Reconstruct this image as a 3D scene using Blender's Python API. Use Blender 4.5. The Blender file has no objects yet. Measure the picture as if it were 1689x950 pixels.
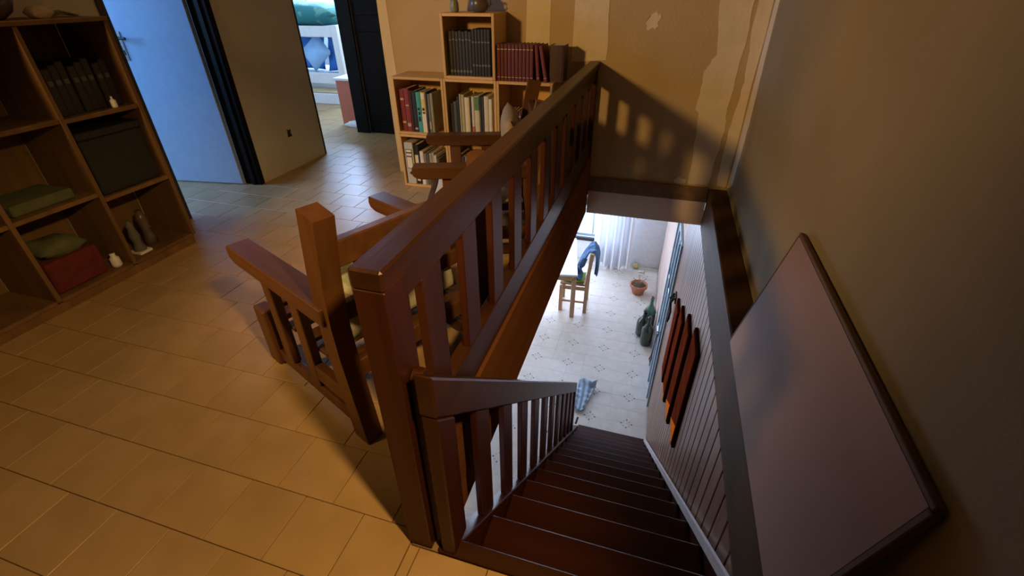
import bpy, bmesh, math, random
from mathutils import Vector, Matrix
random.seed(7)
S = bpy.context.scene
COL = S.collection

# ------------------------------------------------------------------ camera
HC = 1.30
YAW, PITCH, ROLL, FPX = -0.2962525, 0.57553654, 0.00687354, 765.902
fw = Vector((math.sin(YAW)*math.cos(PITCH), math.cos(YAW)*math.cos(PITCH), -math.sin(PITCH)))
rt0 = Vector((math.cos(YAW), -math.sin(YAW), 0)); dn0 = fw.cross(rt0)
rt = math.cos(ROLL)*rt0 + math.sin(ROLL)*dn0
dn = -math.sin(ROLL)*rt0 + math.cos(ROLL)*dn0
cam_d = bpy.data.cameras.new('camera'); cam = bpy.data.objects.new('camera', cam_d); COL.objects.link(cam)
m = Matrix.Identity(4)
for i, ax in enumerate((rt, -dn, -fw)):
    for j in range(3): m[j][i] = ax[j]
m.translation = Vector((0, 0, HC)); cam.matrix_world = m
cam_d.sensor_fit = 'HORIZONTAL'; cam_d.sensor_width = 36; cam_d.lens = FPX/1689*36
cam_d.clip_start = 0.02; cam_d.clip_end = 100
S.camera = cam
def pix(p):
    q = Vector(p) - Vector((0, 0, HC)); w = q.dot(fw)
    if w < .05: return None
    return (FPX*q.dot(rt)/w + 844.5, FPX*q.dot(dn)/w + 475)

# ------------------------------------------------------------------ world, lights, exposure
W = bpy.data.worlds.new('sky'); S.world = W; W.use_nodes = True
bg = W.node_tree.nodes['Background']; bg.inputs[0].default_value = (0.62, 0.84, 1.0, 1); bg.inputs[1].default_value = 1.6
S.view_settings.view_transform = 'Standard'; S.view_settings.look = 'None'
S.view_settings.exposure = 0.0; S.view_settings.gamma = 1.0; S.view_settings.use_curve_mapping = False
WARM = (1.0, 0.60, 0.22)
def point(name, loc, power, col, r=.06):
    l = bpy.data.lights.new(name, 'POINT'); l.energy = power; l.color = col; l.shadow_soft_size = r
    o = bpy.data.objects.new(name, l); COL.objects.link(o); o.location = loc; return o
def area(name, loc, direction, sx, sy, power, col):
    l = bpy.data.lights.new(name, 'AREA'); l.shape = 'RECTANGLE'; l.size = sx; l.size_y = sy; l.energy = power; l.color = col
    o = bpy.data.objects.new(name, l); COL.objects.link(o); o.location = loc
    o.rotation_euler = Vector(direction).to_track_quat('-Z', 'Y').to_euler(); return o
def spot(name, loc, target, power, col, deg, blend, r=.04):
    l = bpy.data.lights.new(name, 'SPOT'); l.energy = power; l.color = col; l.shadow_soft_size = r; l.spot_size = math.radians(deg); l.spot_blend = blend
    o = bpy.data.objects.new(name, l); COL.objects.link(o); o.location = loc
    o.rotation_euler = (Vector(target)-Vector(loc)).to_track_quat('-Z', 'Y').to_euler(); return o
spot('left_shaded_lamp_light', (-2.42, -0.55, 1.93), (-.35, 3.37, 1.05), 290, WARM, 82, .8, .15)
spot('right_shaded_lamp_light', (0.42, 0.10, 1.85), (-1.15, .98, 0), 122, WARM, 68, .6, .05)
DAY = (0.58, 0.71, 1.0); BLUE = (0.16, 0.42, 1.0)
area('window_daylight_lower', (-1.28, 7.80, -1.5), (0, -1, -.15), 1.9, 1.9, 150, DAY)
area('added_daylight_lower_side', (-3.58, 6.2, -1.6), (1, -.25, -.1), 2.0, 1.7, 120, (0.70, 0.78, 1.0))  # added light at an unseen side opening, brightens the lower room
area('window_daylight_bedroom', (-4.3, 6.75, 1.5), (0, -1, -.2), 1.5, 1.0, 250, (0.42, 0.62, 1.0))
area('window_daylight_room', (-5.55, 1.7, 1.5), (1, .25, -.2), 1.4, 1.1, 95, BLUE)

# ------------------------------------------------------------------ materials
def newmat(name):
    mt = bpy.data.materials.new(name); mt.use_nodes = True
    nt = mt.node_tree; b = nt.nodes['Principled BSDF']; return mt, nt, b
def link(nt, a, b): nt.links.new(a, b)
def c4(c): return (c[0], c[1], c[2], 1)
def noise_mat(name, c1, c2, rough=.6, scale=6, stretch=(1, 1, 1), bump=.1, detail=4, rnd=0.0, spec=.5, bscale=None):
    mt, nt, b = newmat(name)
    tc = nt.nodes.new('ShaderNodeTexCoord'); mp = nt.nodes.new('ShaderNodeMapping'); mp.inputs['Scale'].default_value = stretch
    link(nt, tc.outputs['Object'], mp.inputs[0])
    n = nt.nodes.new('ShaderNodeTexNoise'); n.inputs['Scale'].default_value = scale; n.inputs['Detail'].default_value = detail
    vec = mp.outputs[0]
    if rnd:
        oi = nt.nodes.new('ShaderNodeObjectInfo'); ad = nt.nodes.new('ShaderNodeVectorMath'); ad.operation = 'ADD'
        sc = nt.nodes.new('ShaderNodeMath'); sc.operation = 'MULTIPLY'; sc.inputs[1].default_value = 37.0
        link(nt, oi.outputs['Random'], sc.inputs[0]); link(nt, vec, ad.inputs[0]); link(nt, sc.outputs[0], ad.inputs[1]); vec = ad.outputs[0]
    link(nt, vec, n.inputs['Vector'])
    r = nt.nodes.new('ShaderNodeValToRGB'); r.color_ramp.elements[0].position = .3; r.color_ramp.elements[1].position = .7
    r.color_ramp.elements[0].color = c4(c1); r.color_ramp.elements[1].color = c4(c2)
    link(nt, n.outputs['Fac'], r.inputs[0]); out = r.outputs[0]
    if rnd:
        hs = nt.nodes.new('ShaderNodeHueSaturation'); mr = nt.nodes.new('ShaderNodeMapRange')
        mr.inputs['To Min'].default_value = 1-rnd; mr.inputs['To Max'].default_value = 1+rnd
        link(nt, oi.outputs['Random'], mr.inputs['Value']); link(nt, mr.outputs[0], hs.inputs['Value']); link(nt, out, hs.inputs['Color']); out = hs.outputs[0]
    link(nt, out, b.inputs['Base Color']); b.inputs['Roughness'].default_value = rough
    b.inputs['Specular IOR Level'].default_value = spec
    if bump:
        bn = nt.nodes.new('ShaderNodeTexNoise'); bn.inputs['Scale'].default_value = bscale or scale*4; bn.inputs['Detail'].default_value = 3
        link(nt, vec, bn.inputs['Vector']); bp = nt.nodes.new('ShaderNodeBump'); bp.inputs['Strength'].default_value = bump; bp.inputs['Distance'].default_value = .01
        link(nt, bn.outputs['Fac'], bp.inputs['Height']); link(nt, bp.outputs[0], b.inputs['Normal'])
    return mt
def wood(name, c1, c2, axis='z', rough=.42, scale=9, rnd=.12, spec=.3):
    st = {'x': (.08, 1, 1), 'y': (1, .08, 1), 'z': (1, 1, .08)}[axis]
    return noise_mat(name, c1, c2, rough, scale*2, st, .05, 6, rnd, spec)
def plain(name, c, rough=.6, var=.12, rnd=0, metal=0, spec=.5, scale=20, bump=.05):
    mt = noise_mat(name, [v*(1-var) for v in c], [min(1, v*(1+var)) for v in c], rough, scale, (1, 1, 1), bump, 3, rnd, spec)
    mt.node_tree.nodes['Principled BSDF'].inputs['Metallic'].default_value = metal
    return mt
def glass(name, c, rough=.05):
    mt, nt, b = newmat(name); b.inputs['Base Color'].default_value = c4(c); b.inputs['Roughness'].default_value = rough
    b.inputs['Transmission Weight'].default_value = 1.0; b.inputs['IOR'].default_value = 1.45; return mt
def fabric_pattern(name, base, spots, scale=14, thr=.58):
    mt, nt, b = newmat(name)
    tc = nt.nodes.new('ShaderNodeTexCoord'); n = nt.nodes.new('ShaderNodeTexNoise'); n.inputs['Scale'].default_value = scale; n.inputs['Detail'].default_value = 2
    link(nt, tc.outputs['Object'], n.inputs['Vector'])
    r = nt.nodes.new('ShaderNodeValToRGB'); r.color_ramp.elements[0].position = thr; r.color_ramp.elements[1].position = thr+.05
    r.color_ramp.elements[0].color = c4(base); r.color_ramp.elements[1].color = c4(spots)
    link(nt, n.outputs['Fac'], r.inputs[0]); link(nt, r.outputs[0], b.inputs['Base Color']); b.inputs['Roughness'].default_value = .9
    return mt
def sheer(name, c):
    mt, nt, b = newmat(name); b.inputs['Base Color'].default_value = c4(c); b.inputs['Roughness'].default_value = .9
    tr = nt.nodes.new('ShaderNodeBsdfTranslucent'); tr.inputs[0].default_value = c4(c)
    mx = nt.nodes.new('ShaderNodeMixShader'); mx.inputs[0].default_value = .12
    link(nt, b.outputs[0], mx.inputs[1]); link(nt, tr.outputs[0], mx.inputs[2]); link(nt, mx.outputs[0], nt.nodes['Material Output'].inputs['Surface'])
    return mt
def tile_motif(name, base1, base2, dot):
    # pale tile with small dark dots near one corner (+x, +y of the tile), printed
    mt, nt, b = newmat(name)
    tc = nt.nodes.new('ShaderNodeTexCoord'); oi = nt.nodes.new('ShaderNodeObjectInfo')
    n = nt.nodes.new('ShaderNodeTexNoise'); n.inputs['Scale'].default_value = 9
    ad = nt.nodes.new('ShaderNodeVectorMath'); ad.operation = 'ADD'; sc = nt.nodes.new('ShaderNodeMath'); sc.operation = 'MULTIPLY'; sc.inputs[1].default_value = 50
    link(nt, oi.outputs['Random'], sc.inputs[0]); link(nt, tc.outputs['Object'], ad.inputs[0]); link(nt, sc.outputs[0], ad.inputs[1]); link(nt, ad.outputs[0], n.inputs['Vector'])
    r = nt.nodes.new('ShaderNodeValToRGB'); r.color_ramp.elements[0].position = .35; r.color_ramp.elements[1].position = .65
    r.color_ramp.elements[0].color = c4(base1); r.color_ramp.elements[1].color = c4(base2); link(nt, n.outputs['Fac'], r.inputs[0])
    prev = r.outputs[0]
    for (px, py, rad, cc) in ((.048, .1065, .0105, dot), (.1065, .048, .0105, dot), (.074, .074, .010, [.55*a+.45*d for a, d in zip(base1, dot)])):
        dv = nt.nodes.new('ShaderNodeVectorMath'); dv.operation = 'DISTANCE'; dv.inputs[1].default_value = (px, py, 0.0)
        sep = nt.nodes.new('ShaderNodeVectorMath'); sep.operation = 'MULTIPLY'; sep.inputs[1].default_value = (1, 1, 0)
        link(nt, tc.outputs['Object'], sep.inputs[0]); link(nt, sep.outputs[0], dv.inputs[0])
        mr = nt.nodes.new('ShaderNodeMapRange'); mr.inputs['From Min'].default_value = rad*.7; mr.inputs['From Max'].default_value = rad*1.3
        mr.inputs['To Min'].default_value = .9; mr.inputs['To Max'].default_value = 0
        link(nt, dv.outputs['Value'], mr.inputs['Value'])
        mx = nt.nodes.new('ShaderNodeMix'); mx.data_type = 'RGBA'; link(nt, mr.outputs[0], mx.inputs['Factor']); link(nt, prev, mx.inputs['A']); mx.inputs['B'].default_value = c4(cc)
        prev = mx.outputs['Result']
    link(nt, prev, b.inputs['Base Color']); b.inputs['Roughness'].default_value = .3
    return mt

MT = {
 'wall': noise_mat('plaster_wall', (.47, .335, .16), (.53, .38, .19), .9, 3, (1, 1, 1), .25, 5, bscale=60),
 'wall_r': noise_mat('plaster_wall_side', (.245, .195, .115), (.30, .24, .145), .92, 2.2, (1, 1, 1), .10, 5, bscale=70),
 'wall_l': noise_mat('plaster_wall_hall', (.54, .49, .36), (.60, .55, .42), .92, 3, (1, 1, 1), .3, 5, bscale=80),
 'patch': noise_mat('patch_plaster', (.68, .56, .36), (.76, .63, .42), .92, 8, (1, 1, 1), .3, 5),
 'ceil': plain('ceiling_paint', (.42, .38, .32), .95, .05),
 'slab': noise_mat('slab_edge_plaster', (.74, .54, .38), (.80, .60, .44), .9, 4, (1, 1, 1), .2),
 'tile': noise_mat('ochre_floor_tile', (.42, .275, .12), (.50, .335, .155), .36, 7, (1, 1, 1), .04, 5, .06),
 'grout': plain('dark_grout', (.29, .185, .085), .95),
 'ltile': tile_motif('cream_floor_tile', (.70, .64, .57), (.77, .71, .64), (.09, .08, .08)),
 'lgrout': plain('pale_grout', (.70, .64, .58), .95),
 'lwall': plain('white_lower_wall', (.82, .85, .87), .9, .04),
 'lwall_pink': plain('pinkish_lower_wall', (.62, .47, .40), .9, .05),
 'rail_y': wood('mahogany_along_y', (.036, .013, .005), (.060, .022, .008), 'y', .34, spec=.22),
 'rail_z': wood('mahogany_upright', (.036, .010, .004), (.060, .017, .007), 'z', .38, spec=.22),
 'rail_x': wood('mahogany_along_x', (.036, .013, .005), (.060, .022, .008), 'x', .38, spec=.22),
 'stair': wood('dark_stair_wood', (.034, .007, .003), (.055, .012, .005), 'x', .36),
 'curb': wood('curb_wood', (.15, .082, .036), (.23, .125, .058), 'y', .5),
 'curb_l': wood('red_curb_wood', (.15, .058, .022), (.20, .080, .032), 'y', .8, spec=0),
 'curb_d': wood('dark_curb_wood', (.055, .027, .010), (.085, .042, .016), 'y', .65, spec=.1),
 'chair': wood('armchair_wood', (.085, .034, .011), (.14, .058, .020), 'z', .42),
 'chair_d': wood('armchair_wood_top', (.075, .031, .011), (.125, .053, .020), 'x', .36),
 'pine': wood('pine_board', (.58, .35, .115), (.68, .43, .16), 'x', .55),
 'pine_z': wood('pine_upright', (.58, .35, .115), (.68, .43, .16), 'z', .55),
 'case': wood('bookcase_board', (.14, .076, .029), (.21, .118, .046), 'z', .55),
 'plank': wood('panel_plank', (.20, .105, .068), (.29, .155, .10), 'z', .33, 9, .18),
 'groove': plain('dark_groove_wood', (.05, .025, .015), .8),  # dark backing wood between the planks
 'board': noise_mat('leaning_board_face', (.26, .155, .11), (.32, .195, .14), .7, 4, (1, .3, 1), .05, 4),
 'board_e': plain('leaning_board_edge', (.10, .055, .025), .75),
 'black': plain('black_paint', (.018, .018, .020), .45),
 'darkdoor': wood('dark_door_wood', (.005, .004, .0035), (.009, .007, .006), 'z', .6, spec=.08),
 'doorpaint': plain('pale_door_paint', (.40, .54, .74), .55, .04),
 'white': plain('white_paint', (.80, .80, .80), .5, .03),
 'skirt': plain('pale_stair_moulding', (.62, .56, .56), .45, .08),
 'metal': plain('grey_blue_metal', (.30, .38, .45), .4, .08, metal=.2),
 'dmetal': plain('dark_metal', (.04, .04, .045), .35, .1, metal=.7),
 'chrome': plain('steel', (.6, .6, .62), .25, .05, metal=1),
 'red': plain('lacquer_red_panel', (.17, .028, .010), .8, .3, scale=8, spec=0),
 'red_e': plain('panel_edge_dark', (.045, .012, .007), .8, spec=0),
 'orange': plain('painted_lamp_glow', (.95, .20, .02), .7, .06, spec=0),  # lamp glow on the red panels, put into the colour
 'terracotta': plain('terracotta', (.52, .20, .10), .8, .1),
 'soil': plain('soil', (.10, .065, .04), 1, .3),
 'stem': plain('dry_stem', (.35, .33, .2), .8),
 'green_g': plain('dark_green_glass', (.012, .035, .018), .08, .2, spec=.8),
 'green_l': plain('light_green_glass', (.10, .25, .17), .1, .15, spec=.8),
 'lightwood': wood('light_chair_wood', (.46, .27, .14), (.56, .34, .19), 'z', .5),
 'lime': plain('lime_cushion_fabric', (.28, .48, .05), .9),
 'denim': noise_mat('denim', (.05, .13, .26), (.12, .24, .42), .9, 30, (1, 1, 1), .3),
 'rag': noise_mat('pale_blue_cloth', (.30, .42, .54), (.38, .50, .60), .95, 5, (1, 1, 1), .3),
 'tabletop': plain('white_table_top', (.78, .80, .82), .4, .03),
 'curtain': sheer('white_curtain', (.86, .88, .92)),
 'cush': fabric_pattern('floral_cushion_fabric', (.55, .52, .40), (.33, .40, .24), 16, .60),
 'cush_b': fabric_pattern('beige_cushion_fabric', (.34, .27, .17), (.26, .22, .13), 12, .6),
 'cush_w': fabric_pattern('pale_cushion_fabric', (.62, .62, .60), (.40, .50, .46), 14, .64),
 'paper': plain('paper', (.70, .62, .46), .9, .06),
 'binder': plain('grey_binder', (.50, .50, .42), .7, .05),
 'label': plain('cream_label', (.78, .72, .52), .8, .04),
 'gold': plain('gilt', (.55, .45, .28), .4, .1, metal=.3),
 'silver': plain('silver_print', (.12, .12, .105), .6, .1),
 'bedcover': fabric_pattern('teal_bedcover', (.03, .19, .20), (.14, .33, .28), 5, .56),
 'bluefab': plain('blue_fabric', (.05, .22, .62), .9, .2, scale=6),
 'bluefab2': plain('pale_blue_fabric', (.30, .52, .80), .9, .15, scale=6),
 'redbox': plain('red_brown_laminate', (.50, .13, .07), .5, .05),
 'cord': plain('brown_cord', (.20, .07, .05), .7),
 'darkcloth': plain('black_box', (.012, .012, .011), .6),
 'redcloth': plain('dark_red_cloth', (.12, .016, .013), .95, .2),
 'greencloth': plain('olive_cloth', (.10, .11, .05), .95, .2),
 'ceramic': plain('brown_ceramic', (.10, .08, .06), .3, .3),
 'ceramic2': plain('green_ceramic', (.20, .22, .14), .35, .2),
 'hook': plain('black_hat', (.02, .018, .016), .8),
}

# ------------------------------------------------------------------ mesh helpers
class MB:
    def __init__(s): s.bm = bmesh.new()
    def quadbox(s, P, bev=0):
        v = [s.bm.verts.new(p) for p in P]
        F = [(0, 3, 2, 1), (4, 5, 6, 7), (0, 1, 5, 4), (1, 2, 6, 5), (2, 3, 7, 6), (3, 0, 4, 7)]
        fs = [s.bm.faces.new([v[i] for i in f]) for f in F]
        if bev:
            es = list({e for f in fs for e in f.edges}); bmesh.ops.bevel(s.bm, geom=es, offset=bev, segments=1, affect='EDGES', profile=.5)
        return s
    def box(s, x0, x1, y0, y1, z0, z1, bev=0):
        return s.quadbox([(x0, y0, z0), (x1, y0, z0), (x1, y1, z0), (x0, y1, z0), (x0, y0, z1), (x1, y0, z1), (x1, y1, z1), (x0, y1, z1)], bev)
    def prism(s, poly, axis, a, b, bev=0):
        # poly: list of 2-D points in the plane normal to axis
        def P(p, t): return {'x': (t, p[0], p[1]), 'y': (p[0], t, p[1]), 'z': (p[0], p[1], t)}[axis]
        A = [s.bm.verts.new(P(p, a)) for p in poly]; B = [s.bm.verts.new(P(p, b)) for p in poly]; n = len(poly)
        fs = [s.bm.faces.new(A), s.bm.faces.new(B[::-1])]
        for i in range(n): fs.append(s.bm.faces.new([A[i], B[i], B[(i+1) % n], A[(i+1) % n]]))
        if bev:
            es = list({e for f in fs for e in f.edges}); bmesh.ops.bevel(s.bm, geom=es, offset=bev, segments=1, affect='EDGES', profile=.5)
        return s
    def tube(s, pts, rad, n=8, cap=True):
        pts = [Vector(p) for p in pts]; rings = []
        rads = rad if isinstance(rad, (list, tuple)) else [rad]*len(pts)
        for i, p in enumerate(pts):
            t = (pts[min(i+1, len(pts)-1)] - pts[max(i-1, 0)]).normalized()
            a = t.cross(Vector((0, 0, 1)));  a = a if a.length > .1 else t.cross(Vector((1, 0, 0))); a.normalize(); b = t.cross(a)
            rings.append([s.bm.verts.new(p + rads[i]*(math.cos(2*math.pi*k/n)*a + math.sin(2*math.pi*k/n)*b)) for k in range(n)])
        for r0, r1 in zip(rings, rings[1:]):
            for k in range(n): s.bm.faces.new([r0[k], r0[(k+1) % n], r1[(k+1) % n], r1[k]])
        if cap: s.bm.faces.new(rings[0][::-1]); s.bm.faces.new(rings[-1])
        return s
    def lathe(s, prof, c=(0, 0, 0), n=20):
        rings = []
        for r, z in prof:
            rings.append([s.bm.verts.new((c[0]+r*math.cos(2*math.pi*k/n), c[1]+r*math.sin(2*math.pi*k/n), c[2]+z)) for k in range(n)])
        for r0, r1 in zip(rings, rings[1:]):
            for k in range(n): s.bm.faces.new([r0[k], r0[(k+1) % n], r1[(k+1) % n], r1[k]])
        s.bm.faces.new(rings[0][::-1]); s.bm.faces.new(rings[-1]); return s
    def sweep(s, pts, hw, hh, up=(0, 1, 0), bev=0):
        # rectangular section swept along pts; 'up' is the width direction
        u = Vector(up).normalized(); rings = []
        pts = [Vector(p) for p in pts]
        for i, p in enumerate(pts):
            t = (pts[min(i+1, len(pts)-1)] - pts[max(i-1, 0)]).normalized(); nrm = t.cross(u).normalized()
            rings.append([s.bm.verts.new(p + a*hw*u + b*hh*nrm) for a, b in ((-1, -1), (1, -1), (1, 1), (-1, 1))])
        for r0, r1 in zip(rings, rings[1:]):
            for k in range(4): s.bm.faces.new([r0[k], r0[(k+1) % 4], r1[(k+1) % 4], r1[k]])
        s.bm.faces.new(rings[0][::-1]); s.bm.faces.new(rings[-1])
        return s
    def cushion(s, sx, sy, sz, n=12, seed=0, lump=.06, M4=None):
        rn = random.Random(seed); top, bot = {}, {}
        ph = [rn.uniform(0, 6) for _ in range(4)]
        for i in range(n+1):
            for j in range(n+1):
                u = -1+2*i/n; v = -1+2*j/n
                h = max(0, (1-abs(u)**2.6)*(1-abs(v)**2.6))**.42
                h *= 1 + lump*math.sin(3*u+ph[0])*math.cos(2.6*v+ph[1])
                pin = 1 - .06*(abs(u)**2)*(1-abs(v)**2) ; pin2 = 1-.06*(abs(v)**2)*(1-abs(u)**2)
                for d, sg in ((top, 1), (bot, -1)):
                    if sg < 0 and (i in (0, n) or j in (0, n)): bot[i, j] = top[i, j]; continue
                    p = Vector((u*sx/2*pin, v*sy/2*pin2, sg*h*sz/2))
                    if M4 is not None: p = M4 @ p
                    d[i, j] = s.bm.verts.new(p)
        for i in range(n):
            for j in range(n):
                s.bm.faces.new([top[i, j], top[i+1, j], top[i+1, j+1], top[i, j+1]])
                q = [bot[i, j], bot[i, j+1], bot[i+1, j+1], bot[i+1, j]]
                if len(set(q)) == 4:
                    try: s.bm.faces.new(q)
                    except ValueError: pass
        return s
    def grid(s, fn, nu, nv):
        g = [[s.bm.verts.new(fn(i/nu, j/nv)) for j in range(nv+1)] for i in range(nu+1)]
        for i in range(nu):
            for j in range(nv): s.bm.faces.new([g[i][j], g[i+1][j], g[i+1][j+1], g[i][j+1]])
        return s
    def mesh(s, name, smooth=False):
        bmesh.ops.recalc_face_normals(s.bm, faces=s.bm.faces[:])
        me = bpy.data.meshes.new(name); s.bm.to_mesh(me); s.bm.free()
        if smooth:
            for p in me.polygons: p.use_smooth = True
        return me
def obj(name, mb, mat, parent=None, smooth=False, loc=None):
    me = mb.mesh(name, smooth) if isinstance(mb, MB) else mb
    if mat is not None and not me.materials: me.materials.append(MT[mat] if isinstance(mat, str) else mat)
    o = bpy.data.objects.new(name, me); COL.objects.link(o)
    if parent is not None: o.parent = parent
    if loc is not None: o.location = loc
    return o
def tag(o, label, cat, group=None):
    o['label'] = label; o['category'] = cat
    if group: o['group'] = group
    return o
def thing(name, loc, label, cat, rz=0, group=None):
    o = bpy.data.objects.new(name, None); COL.objects.link(o); o.location = loc; o.rotation_euler = (0, 0, rz); o.empty_display_size = .1
    return tag(o, label, cat, group)
def struct(name, mb, mat, label=None, parent=None):
    o = obj(name, mb, mat, parent)
    if parent is None: o['kind'] = 'structure'
    if label: o['label'] = label
    return o
def solid(o, t):
    md = o.modifiers.new('thickness', 'SOLIDIFY'); md.thickness = t; md.offset = 0; return o
def copy_tree(o, parent=None):
    c = o.copy(); COL.objects.link(c); c.parent = parent
    for ch in o.children: copy_tree(ch, c)
    return c

# ------------------------------------------------------------------ dimensions
XW = .534          # upper right wall
YB = 3.37          # upper back wall
XL = -2.92         # left wall of hall
XO0, XO1 = -.475, .417   # stair opening
Y0 = .586
ZL = -2.96         # lower floor
SLAB = -.17
G, R_ = .236, .228 # stair going and rise
NY = .624
def nose(y): return -(y-NY)*R_/G

# ------------------------------------------------------------------ upper floor
b = MB()
b.box(-5.6, XO0, -1.5, 6.9, SLAB, -.012); b.box(XO0, .66, -1.5, Y0, SLAB, -.012); b.box(XO0, -.392, Y0, .672, SLAB, -.001)
floor = struct('floor', b, 'grout', 'upper hall floor of ochre tiles with thin dark joints')
TP, RP = .2, .198
spec = []
k0 = -11
for k in range(k0, 32):
    y0 = .625 + RP*k; y1 = y0 + RP
    off = -.76 if k % 2 == 0 else -.65
    i = -26
    while True:
        x0 = off + TP*i; x1 = x0 + TP; i += 1
        if x0 > .53: break
        if x1 < -5.5: continue
        a0, a1, c0, c1 = max(x0, -5.55), x1, y0, y1
        if c1 <= -1.5 or c0 >= 6.8: continue
        c0 = max(c0, -1.48)
        a1 = min(a1, XW)
        if c0 > YB-.02: a1 = min(a1, -2.0)
        XE = XO0 - .006
        # clip at the stair opening and the curb
        if c0 >= Y0 - .001: pieces = [(a0, min(a1, XE), c0, c1)]
        elif c1 > Y0 and a1 > XE: pieces = [(a0, XE, c0, c1), (max(a0, XE+.001), a1, c0, Y0-.003)]
        else: pieces = [(a0, a1, c0, c1)]
        spec += [q for q in pieces if q[1]-q[0] > .012 and q[3]-q[2] > .012]
def tile_box(a0, a1, c0, c1, h=.012, g=.0012, bev=.0012):
    return MB().box(-(a1-a0)/2+g, (a1-a0)/2-g, -(c1-c0)/2+g, (c1-c0)/2-g, -h, 0, bev)
def score(s):
    c = ((s[0]+s[1])/2, (s[2]+s[3])/2, 0); p = pix(c)
    if p is None or not (-40 < p[0] < 1729 and -20 < p[1] < 985): return -1
    if c[0] < -3.2: return -1
    if c[0] < -2.6 and c[1] < 1.9: return -1
    d = (Vector(c)-Vector((0, 0, HC))).length
    return 1/d**3*(s[1]-s[0])*(s[3]-s[2])
spec.sort(key=score, reverse=True)
full = None; rest = MB()
for n, s_ in enumerate(spec):
    if n < 300 and score(s_) > 0:
        isfull = abs(s_[1]-s_[0]-TP) < 1e-6 and abs(s_[3]-s_[2]-RP) < 1e-6
        if isfull and full is None: full = tile_box(*s_).mesh('tile'); full.materials.append(MT['tile'])
        me = full if isfull else tile_box(*s_)
        obj('tile', me, 'tile', floor, loc=((s_[0]+s_[1])/2, (s_[2]+s_[3])/2, 0))
    else:
        rest.box(s_[0]+.0016, s_[1]-.0016, s_[2]+.0016, s_[3]-.0016, -.012, 0)
o = obj('tile_field', rest, 'tile', floor); o['kind'] = 'stuff'

# ------------------------------------------------------------------ upper walls
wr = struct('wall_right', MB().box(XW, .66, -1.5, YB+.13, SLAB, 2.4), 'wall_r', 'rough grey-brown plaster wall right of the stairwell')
wb = struct('wall_back', MB().box(-2.0, XW, YB, YB+.13, 0, 2.4), 'wall', 'ochre plaster wall behind the bookshelf with pale filler stripes')
wc = struct('wall_corridor', MB().box(-2.0, -1.87, YB+.13, 4.6, 0, 2.4), 'wall')
wl = MB()
TH = .13
wl.box(XL-TH, XL, -1.5, 2.105, 0, 2.4); wl.box(XL-TH, XL, 2.835, 3.632, 0, 2.4)
wl.box(XL-TH, XL, 2.105, 2.835, 2.05, 2.4); wl.box(XL-TH, XL, 3.632, 4.41, 2.05, 2.4); wl.box(XL-TH, XL, 4.41, 6.8, 0, 2.4)
wlo = struct('wall_left', wl, 'wall_l', 'bare plaster hall wall between the two doorways')
struct('wall_front', MB().box(-5.6, .66, -1.62, -1.5, 0, 2.4), 'wall')
struct('wall_corridor_end', MB().box(XL, -1.87, 4.46, 4.6, 0, 2.4), 'wall')
struct('ceiling', MB().box(-5.7, .66, -1.62, 6.95, 2.4, 2.5), 'ceil')
struct('wall_room_divider', MB().box(-5.6, XL-TH, 2.93, 3.05, 0, 2.4), 'lwall')
w = MB(); w.box(-5.72, -5.6, -1.62, .9, 0, 2.4); w.box(-5.72, -5.6, 2.5, 6.95, 0, 2.4); w.box(-5.72, -5.6, .9, 2.5, 0, .9); w.box(-5.72, -5.6, .9, 2.5, 2.1, 2.4)
struct('wall_far_left', w, 'lwall')
w = MB(); w.box(-5.6, -5.1, 6.6, 6.72, 0, 2.4); w.box(-3.5, XL, 6.6, 6.72, 0, 2.4); w.box(-5.1, -3.5, 6.6, 6.72, 0, .95); w.box(-5.1, -3.5, 6.6, 6.72, 2.05, 2.4)
struct('wall_bedroom', w, 'lwall', 'white bedroom wall behind the loft bed with a bright window')
def window(name, x0, x1, y, z0, z1, axis='y', label=None, nm=1, nh=0, fr=.04):
    f = MB()
    def bx(a0, a1, c0, c1, d):
        if axis == 'y': f.box(a0, a1, y-d, y+d, c0, c1)
        else: f.box(y-d, y+d, a0, a1, c0, c1)
    bx(x0, x1, z0, z0+fr, .03); bx(x0, x1, z1-fr, z1, .03); bx(x0, x0+fr, z0, z1, .03); bx(x1-fr, x1, z0, z1, .03)
    o = struct(name, f, 'metal', label)
    for k in range(1, nm+1):
        t = x0 + (x1-x0)*k/(nm+1); f = MB()
        (f.box(t-.012, t+.012, y-.012, y+.012, z0+fr, z1-fr) if axis == 'y' else f.box(y-.012, y+.012, t-.012, t+.012, z0+fr, z1-fr))
        obj('mullion', f, 'metal', o)
    for k in range(1, nh+1):
        t = z0 + (z1-z0)*k/(nh+1); f = MB()
        (f.box(x0+fr, x1-fr, y-.011, y+.011, t-.010, t+.010) if axis == 'y' else f.box(y-.011, y+.011, x0+fr, x1-fr, t-.010, t+.010))
        obj('glazing_bar', f, 'metal', o)
    return o
window('window_1', -5.1, -3.5, 6.66, .95, 2.05, 'y', 'bright bedroom window above the loft bed', 1)
window('window_2', .9, 2.5, -5.66, .9, 2.1, 'x', 'window of the room behind the white door', 1)

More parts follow.
